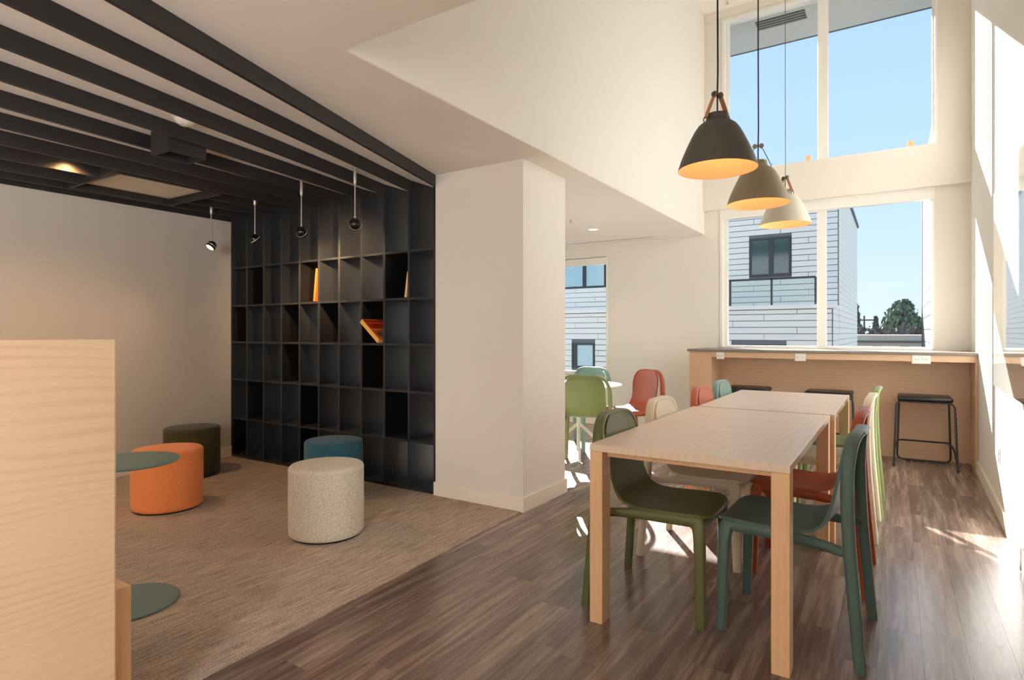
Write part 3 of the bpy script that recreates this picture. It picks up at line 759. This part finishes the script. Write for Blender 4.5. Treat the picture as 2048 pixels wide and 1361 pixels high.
def make_stool(loc, rz, label):
    r = empty('bar_stool', loc, rz)
    R = 0.0085; w = 0.20
    # rear U: two legs and the bar on the floor
    ru = [(-w + 0.01, 0.165, 0.585), (-w - 0.005, 0.185, 0.06)] + arc((-w - 0.005, 0.185, 0.06), (-w - 0.006, 0.19, 0.0095), (-w + 0.05, 0.19, 0.0095), 5)[1:] + [(w - 0.05, 0.19, 0.0095)] + arc((w - 0.05, 0.19, 0.0095), (w + 0.006, 0.19, 0.0095), (w + 0.005, 0.185, 0.06), 5)[1:] + [(w - 0.01, 0.165, 0.585)]
    MB().sweep(ru, R, seg=10).build('sled_leg', M['stoolmetal'], r, True)
    for s in (-1, 1):
        p = [(s * (w - 0.03), -0.14, 0.5855)] + arc((s * (w - 0.03), -0.14, 0.5855), (s * (w + 0.01), -0.145, 0.585), (s * (w + 0.014), -0.152, 0.54), 5)[1:] + [(s * (w + 0.03), -0.18, 0.06), (s * (w + 0.033), -0.185, 0.002)]
        MB().sweep(p, R, seg=10).build('leg', M['stoolmetal'], r, True)
        MB().lathe([(0, 0), (0.011, 0), (0.011, 0.022), (0.009, 0.024)], 12, cx=s * (w + 0.033), cy=-0.185).build('foot_cap', M['stool'], r, True)
    fr = [(-w - 0.031, -0.183, 0.05), (-w - 0.024, 0.02, 0.14)] + arc((-w - 0.024, 0.02, 0.14), (-w - 0.012, 0.178, 0.19), (-w + 0.03, 0.190, 0.19), 5)[1:] + [(w - 0.03, 0.190, 0.19)] + arc((w - 0.03, 0.190, 0.19), (w + 0.012, 0.178, 0.19), (w + 0.024, 0.02, 0.14), 5)[1:] + [(w + 0.031, -0.183, 0.05)]
    MB().sweep(fr, R * 0.9, seg=8).build('footrest', M['stoolmetal'], r, True)
    MB().sweep([(-w + 0.02, -0.14, 0.5855), (w - 0.02, -0.14, 0.5855)], R, seg=8).build('seat_rail', M['stoolmetal'], r, True)
    MB().sweep([(-w + 0.01, 0.165, 0.5855), (w - 0.01, 0.165, 0.5855)], R, seg=8).build('seat_rail', M['stoolmetal'], r, True)
    MB().box(-w - 0.004, w + 0.004, -0.165, 0.185, 0.592, 0.634, 0.018, seg=4).build('seat', M['stool'], r, True, angle=50)
    return tag(r, label, 'stool', 'black bar stools at the counter')
make_stool((0.224, 6.555, 0), 0, 'black bar stool standing free at the right of the counter')
make_stool((-0.545, 6.60, 0), 0, 'black bar stool half hidden behind the right end of the far table')
make_stool((-1.30, 6.62, 0), 0, 'black bar stool behind the aqua chair at the left of the counter')

# ------------------------------------------------------------------ pendants
def pendant(loc, rgb, inner, strap, cordm, knobm, label, rz, thin):
    r = empty('pendant_lamp', loc)
    prof = [(0.170, 0.0), (0.168, 0.010), (0.157, 0.045), (0.136, 0.095), (0.113, 0.1436), (0.098, 0.172), (0.083, 0.194), (0.068, 0.206), (0.056, 0.213), (0.050, 0.220), (0.0475, 0.228), (0.0475, 0.246)]
    MB().lathe(prof, 56).build('shade', rgb, r, True, angle=60)
    MB().lathe([(0.1692, 0.0004)] + [(a - 0.003, z) for a, z in prof[1:-1]] + [(0.0, 0.236)], 56).build('shade_lining', inner, r, True, angle=60)
    MB().lathe([(0.0475, 0.2455), (0.044, 0.248), (0.0, 0.248)], 32).build('collar_cap', rgb, r, True)
    zk = 0.335
    MB().sweep([(0, 0, 0.248), (0, 0, zk)], 0.0035, seg=8).build('lower_cord', cordm, r, True)
    zc = ZH - loc[2]
    MB().sweep([(0, 0, zk), (0.002, 0, zk + 0.1), (0, 0.001, zk + 0.6), (0, 0, zc)], 0.0038 if cordm is cordb else 0.0022, seg=8).build('cord', cordm, r, True)
    ca, sa = math.cos(rz), math.sin(rz)
    for s in (-1, 1):
        d = Vector((ca * s, sa * s, 0)); side = Vector((-sa, ca, 0))
        MB().lathe([(0, -0.006), (0.013, -0.006), (0.014, 0), (0.013, 0.006), (0, 0.006)], 16, mat=Matrix.Translation(d * 0.017 + Vector((0, 0, zk))) @ side.to_track_quat('Z', 'Y').to_matrix().to_4x4()).build('knob', knobm, r, True)
        MB().sweep([tuple(d * 0.012 + Vector((0, 0, zk + 0.004))), tuple(d * 0.03 + Vector((0, 0, zk - 0.03))), tuple(d * 0.058 + Vector((0, 0, 0.243))), tuple(d * 0.066 + Vector((0, 0, 0.222)))], 0.005 if thin else 0.0125, 0.0018, 8, power=4, side=tuple(side)).build('strap', strap, r, True)
        ring = [tuple(d * 0.068 + side * (0.011 * math.cos(t)) + Vector((0, 0, 0.212)) + (d * 0.3 + Vector((0, 0, 1))).normalized() * 0.013 * math.sin(t)) for t in [2 * PI * i / 14 for i in range(14)]]
        MB().sweep(ring, 0.0022, seg=6, closed=True).build('strap_ring', knobm, r, True)
    MB().lathe([(0, 0.105), (0.018, 0.11), (0.028, 0.13), (0.026, 0.15), (0.014, 0.175), (0.012, 0.236)], 20).build('bulb', M['bulb'], r, True)
    tag(r, label, 'pendant lamp', 'bell shaped pendant lamps over the tables')
    lamp('pendant_glow', 'POINT', (loc[0], loc[1], loc[2] + 0.085), PEND_W, (1.0, 0.62, 0.36), shadow_soft_size=0.03)
PEND_W = 0.8
lining = plain('shade_lining', (240, 200, 152), 0.6, 0.01)  # white lining tinted peach, warm lamp light put into its colour
kg = plain('knob_grey', (96, 98, 98), 0.4); cordb = plain('cord_black', (24, 24, 24), 0.6); cordg = plain('cord_grey', (120, 116, 108), 0.6); strapb = plain('strap_black', (44, 44, 44), 0.6)
PH = 1.93
pendant((-0.667, 2.73, 1.932), plain('shade_charcoal', (82, 80, 76), 0.6, 0.03), lining, M['leather'], cordb, kg, 'charcoal pendant lamp with tan leather straps, nearest to the camera', math.radians(56), False)
pendant((-0.662, 3.645, 1.944), plain('shade_taupe', (150, 138, 114), 0.6, 0.03), lining, strapb, cordb, plain('knob_pale', (150, 142, 132), 0.4), 'taupe pendant lamp with thin black straps, middle of the row', math.radians(12), True)
pendant((-0.655, 4.60, 1.970), plain('shade_stone', (206, 200, 184), 0.6, 0.03), lining, M['leather2'], cordg, kg, 'pale stone pendant lamp with a brown strap, farthest in the row', math.radians(-38), False)

# ------------------------------------------------------------------ fittings on walls and ceilings
gb = empty('glass_board', (xr(4.0), 4.0, 0.855), math.atan(-0.02))
MB().box(-0.026, -0.018, -1.2, 1.03, 0, 1.265, 0.001).build('glass_panel', M['board'], gb)
for yy in (-1.0, 0.95):
    for zz in (0.08, 1.19):
        MB().lathe([(0, -0.018), (0.009, -0.018), (0.009, 0.0), (0, 0.0)], 16, mat=Matrix.Translation((0, yy, zz)) @ Matrix.Rotation(PI / 2, 4, 'Y')).build('standoff', M['rodmetal'], gb, True)
tag(gb, 'glossy white glass writing board mounted on the right wall', 'glass board')
wo = empty('wall_outlet', (xr(4.945), 4.945, 0.40), math.atan(-0.02))
MB().box(-0.006, 0, -0.036, 0.036, -0.058, 0.058, 0.002).build('plate', M['outlet'], wo)
MB().box(-0.008, -0.005, -0.017, 0.017, -0.04, -0.005).build('socket', M['slot'], wo)
MB().box(-0.008, -0.005, -0.017, 0.017, 0.005, 0.04).build('socket', M['slot'], wo)
tag(wo, 'small outlet plate low on the right wall above the baseboard', 'power outlet')
for loc, lab, on in (((-2.85, 6.11, ZL), 'lit recessed downlight in the cafe ceiling nearer the window', 1),):
    d = empty('downlight', loc)
    MB().lathe([(0.05, -0.001), (0.052, -0.005), (0.068, -0.004), (0.070, -0.0005)], 28).build('trim_ring', M['white'], d, True)
    MB().lathe([(0, -0.002), (0.05, -0.002)], 28).build('lens', M['lens'], d)
    tag(d, lab, 'ceiling light')
    lamp('cafe_downlight', 'SPOT', (loc[0], loc[1], ZL - 0.02), 25, (1.0, 0.86, 0.68), spot_size=2.2, spot_blend=0.7, shadow_soft_size=0.05, aim=(loc[0], loc[1], 0))
def sprinkler(loc, label):
    r = empty('sprinkler', loc)
    MB().lathe([(0.0, -0.001), (0.034, -0.001), (0.034, -0.004), (0.014, -0.014), (0.0, -0.014)], 20).build('escutcheon', M['white'], r, True)
    MB().lathe([(0.007, -0.013), (0.005, -0.04), (0.018, -0.043), (0.018, -0.045), (0, -0.045)], 14).build('deflector', M['rodmetal'], r, True)
    tag(r, label, 'sprinkler')
sprinkler((-1.60, 7.0, ZH), 'small sprinkler head on the high ceiling by the upper window')
sprinkler((-2.77, 5.40, ZL), 'small sprinkler head on the low cafe ceiling by the column')
sv = empty('slot_diffuser', (-3.05, 6.96, ZL))
MB().box(-0.59, 0.59, -0.016, 0.016, -0.003, -0.0005).build('slot', M['grille_d'], sv)
MB().box(-0.60, 0.60, -0.022, -0.016, -0.005, -0.0005).build('flange', M['white'], sv)
MB().box(-0.60, 0.60, 0.016, 0.022, -0.005, -0.0005).build('flange', M['white'], sv)
tag(sv, 'long thin dark air slot in the cafe ceiling along the window wall', 'air vent')
def cuboid(x, z, lab):  # small tan block standing at the foot of a pane
    r = empty('tan_cuboid', (x, 7.262, z))
    MB().box(-0.028, 0.028, -0.008, 0.008, 0, 0.062, 0.002).build('block', M['cuboid'], r)
    tag(r, lab, 'cuboid', 'tan blocks at the foot of the upper window')
cuboid(-0.80, 3.092, 'small tan block at the foot of the left upper pane')
cuboid(0.135, 3.092, 'small tan block at the foot of the right upper pane')

# ------------------------------------------------------------------ outdoors
struct(bx('ground', -120, 120, 7.4, 320, -6.3, -6.0, M['ground']))
ov = struct(MB().box(-7, 3, YO, 8.34, 4.95, 5.15).build('roof_overhang', M['soffit_out']))
bx('fascia_strip', -7, 3, 8.34, 8.37, 4.945, 5.2, M['fascia'], ov)
v = empty('soffit_vent', (-1.145, 7.71, 4.949))
MB().box(-0.335, 0.335, -0.19, 0.19, -0.006, 0.0, 0.002).build('frame', M['soffit_out'], v)
MB().box(-0.27, 0.27, -0.12, 0.12, -0.009, -0.006).build('opening', M['grille_d'], v)
for k in range(4):
    MB().box(-0.27, 0.27, -0.10 + k * 0.06, -0.07 + k * 0.06, -0.014, -0.008).build('louvre', M['grille'], v)
tag(v, 'grey louvred vent in the roof overhang seen through the upper window', 'vent')
fin = struct(empty('wall_fin', (0.36, 7.4, 0)))
bx('core', -0.03, 0.16, 0.0, 2.45, -6, 3.35, M['siding_g'], fin)
bx('end_cap', -0.05, 0.18, 2.45, 2.52, -6, 3.4, M['siding_g'], fin)
mb = MB()
for k in range(21): mb.box(-0.042, -0.029, 0.0, 2.45, 0.2 + k * 0.15, 0.342 + k * 0.15)
stuff(mb.build('siding_board', M['siding_g'], fin))
# our own sunlit facade below and beside the windows
# neighbour across the court
nb = empty('neighbour_house', (-6, 17, -6))
def npart(o): return rel(o, nb)
npart(bx('upper_wall', -15, -1.19, 17.02, 25.4, -6, 5.1, M['joint'])); npart(bx('lower_wall', -15, -1.205, 15.52, 17.02, -6, 1.78, M['joint']))
npart(bx('parapet_cap', -15, -1.15, 15.44, 17.0, 1.78, 1.88, M['siding'], bev=0.01))
npart(bx('roof_edge', -15.1, -1.12, 16.9, 25.5, 5.1, 5.2, M['fascia']))
sid = {}
def siding(y, x0, x1, z0, z1, h, L, holes=()):
    r = 0; z = z0; far = MB(); nfar = 0
    while z < z1 - 0.02:
        zz = min(z + h, z1)
        x = x1 + (r % 3) * L / 3.0
        while x > x0:
            a, b = max(x - L, x0), min(x, x1)
            x -= L
            if b - a < 0.03: continue
            segs = [(a, b)]
            for hx0, hx1, hz0, hz1 in holes:
                if zz > hz0 + 0.02 and z < hz1 - 0.02:
                    new = []
                    for p, q in segs:
                        if q <= hx0 or p >= hx1: new.append((p, q))
                        else:
                            if p < hx0: new.append((p, hx0))
                            if q > hx1: new.append((hx1, q))
                    segs = new
            for p, q in segs:
                if q - p < 0.03: continue
                if q > -6.8:
                    key = (round(q - p, 2), round(zz - z, 3))
                    if key not in sid:
                        w, hh = key[0] / 2 - 0.006, key[1] / 2 - 0.0085
                        o = MB().box(-w, w, -0.008, 0.012, -hh, hh).build('siding_plank', M['siding']); sid[key] = o.data
                    else:
                        o = bpy.data.objects.new('siding_plank', sid[key]); C.objects.link(o)
                    o.location = ((p + q) / 2, y, (z + zz) / 2); rel(o, nb)
                else:
                    far.box(p + 0.005, q - 0.005, y - 0.008, y + 0.012, z + 0.006, zz - 0.006); nfar += 1
        z += h; r += 1
    if nfar: npart(stuff(far.build('siding_field', M['siding'])))
    else: far.bm.free()
siding(17.0, -14.9, -1.2, 1.88, 5.08, 0.15, 2.0, holes=[(-3.31, -2.27, 2.72, 3.75), (-9.3, -7.5, 2.62, 3.5)])
siding(15.5, -14.9, -1.215, -1.5, 1.77, 0.158, 2.2, holes=[(-3.44, -2.18, -0.7, 0.92), (-7.91, -7.18, 0.2, 0.92)])
mb = MB()
for k in range(64): mb.box(-1.185, -1.168, 17.0, 25.4, -4.5 + k * 0.15, -4.36 + k * 0.15)
for k in range(40): mb.box(-1.2, -1.183, 15.52, 17.0, -4.5 + k * 0.158, -4.352 + k * 0.158)
npart(stuff(mb.build('side_siding', M['siding'])))
def nwin(x0, x1, y, z0, z1, split, gm=None):
    f = MB(); t = 0.06
    f.box(x0, x0 + t, y - 0.02, y + 0.05, z0, z1); f.box(x1 - t, x1, y - 0.02, y + 0.05, z0, z1); f.box(x0 + t, x1 - t, y - 0.02, y + 0.05, z0, z0 + t); f.box(x0 + t, x1 - t, y - 0.02, y + 0.05, z1 - t, z1)
    f.box(split - 0.06, split + 0.06, y - 0.02, y + 0.05, z0 + t, z1 - t)
    w = npart(f.build('window', M['darkframe']))
    for a, b in ((x0 + t, split - 0.06), (split + 0.06, x1 - t)):
        p = bx('pane', a, b, y + 0.0, y + 0.01, z0 + t, z1 - t, gm or M['dark_glass'])
        p.parent = w; p.location = Vector(p.location) - Vector((0, 0, 0))
    # window origin sits at the world origin minus the house, so panes built in world space line up
    return w
nwin(-3.31, -2.27, 17.0, 2.72, 3.75, -2.76); nwin(-9.3, -7.5, 17.0, 2.62, 3.5, -8.23, M['sky_glass'])
nwin(-3.44, -2.18, 15.5, -0.7, 0.92, -2.85); nwin(-7.91, -7.18, 15.5, 0.2, 0.92, -7.80, M['sky_glass'])
# balcony rail standing on the parapet
rl = MB()
xs = [-4.6, -3.49, -2.52, -1.563]
for i, xp in enumerate(xs): npart(bx('rail_post', xp - 0.022, xp + 0.022, 15.55, 15.60, 1.87, 2.52, M['darkframe']))
npart(bx('handrail', xs[0], xs[-1], 15.55, 15.60, 2.50, 2.55, M['darkframe']))
for a, b in zip(xs, xs[1:]): npart(bx('rail_pane', a + 0.03, b - 0.03, 15.57, 15.58, 1.92, 2.49, M['railglass']))
tag(nb, 'white plank clad house across the court seen through the windows', 'building')
# low building, hedge, trees, pole beyond
lb = empty('low_building', (2, 46, -6))
rel(bx('wall', -8, 30, 45, 60, -6, 0.72, M['tan_wall']), lb); rel(bx('parapet', -8.1, 30.1, 44.9, 60.1, 0.72, 1.08, M['tan_wall']), lb)
rel(bx('cornice', -8.15, 30.1, 44.85, 44.9, 0.60, 0.72, M['hedge']), lb)
for k in range(9):
    rel(bx('window', -2.2 + k * 1.5, -1.2 + k * 1.5, 44.93, 45.05, -0.9, 0.38, M['siding']), lb)
tag(lb, 'low tan flat roofed building beyond the white house', 'building')
def cloud(mb, c, rad, n, s):
    for i in range(n):
        d = Vector((random.gauss(0, 1), random.gauss(0, 1), random.gauss(0, 1))).normalized() * (random.random() ** 0.35)
        p = Vector(c) + Vector((d.x * rad[0], d.y * rad[1], d.z * rad[2]))
        q = Euler((random.random() * 6, random.random() * 6, random.random() * 6)).to_matrix()
        a = s * (0.6 + random.random())
        vs = [mb.bm.verts.new(p + q @ Vector(w) * a) for w in ((-1, -0.6, 0), (1, -0.6, 0.15), (0.9, 0.6, 0), (-0.8, 0.7, 0.2))]
        mb.bm.faces.new(vs)
def tree(x, y, z0, zt, crowns, mat, label, s, cat='tree', n=500):
    r = empty('tree', (x, y, z0))
    MB().sweep([(0, 0, 0), (0.05, 0, (zt - z0) * 0.5), (0, 0, (zt - z0) * 0.8)], [0.35, 0.28, 0.12], seg=8).build('trunk', M['bark'], r)
    mb = MB()
    for c, rad in crowns: cloud(mb, c, rad, n, s)
    stuff(mb.build('crown', mat, r))
    tag(r, label, cat)
tree(0.0 + 120 * 0.0085, 120, -6, 7.0, [((0, 0, 9.6), (2.6, 2.6, 2.9)), ((-1.5, 0, 8.2), (1.5, 1.6, 1.8)), ((1.6, 0, 8.4), (1.5, 1.6, 1.8)), ((0.1, 0, 11.4), (1.5, 1.5, 1.5))], M['leaf'], 'round leafy green tree above the low building', 0.26)
def conifer(x, y, zt, label, wd):
    cr = []
    H = zt + 6
    for k in range(7):
        f = k / 6.0
        cr.append(((0, 0, H * (0.45 + 0.52 * f)), (wd * (1 - 0.88 * f), wd * (1 - 0.88 * f), H * 0.06)))
    tree(x, y, -6, zt, cr, M['leaf_d'], label, 0.2, 'tree', 160)
conifer(-5.1, 108, 5.4, 'dark conifer close to the white house corner', 1.6)
conifer(-2.6, 113, 3.6, 'small dark conifer left of the round green tree', 1.4)
conifer(-1.8, 128, 3.5, 'slender dark conifer beside the round green tree', 0.9)
hd = empty('hedge', (0, 80, -6))
mb = MB()
for k in range(40): cloud(mb, (-9 + k * 0.6, 0, 6.6 + random.random() * 0.5), (0.9, 0.8, 1.0), 60, 0.22)
stuff(mb.build('foliage', M['hedge'], hd))
MB().box(-9, 15, -0.3, 0.3, 0, 6.5).build('stems', M['bark'], hd)
tag(hd, 'dark band of shrubs and roofs along the skyline', 'hedge')
up = empty('utility_pole', (-4.1, 110, -6))
MB().lathe([(0.16, 0), (0.12, 10.0), (0, 10.0)], 10).build('pole', M['bark'], up)
MB().box(-1.3, 1.3, -0.08, 0.08, 9.2, 9.4).build('crossarm', M['bark'], up)
tag(up, 'utility pole with crossarm on the skyline', 'utility pole')
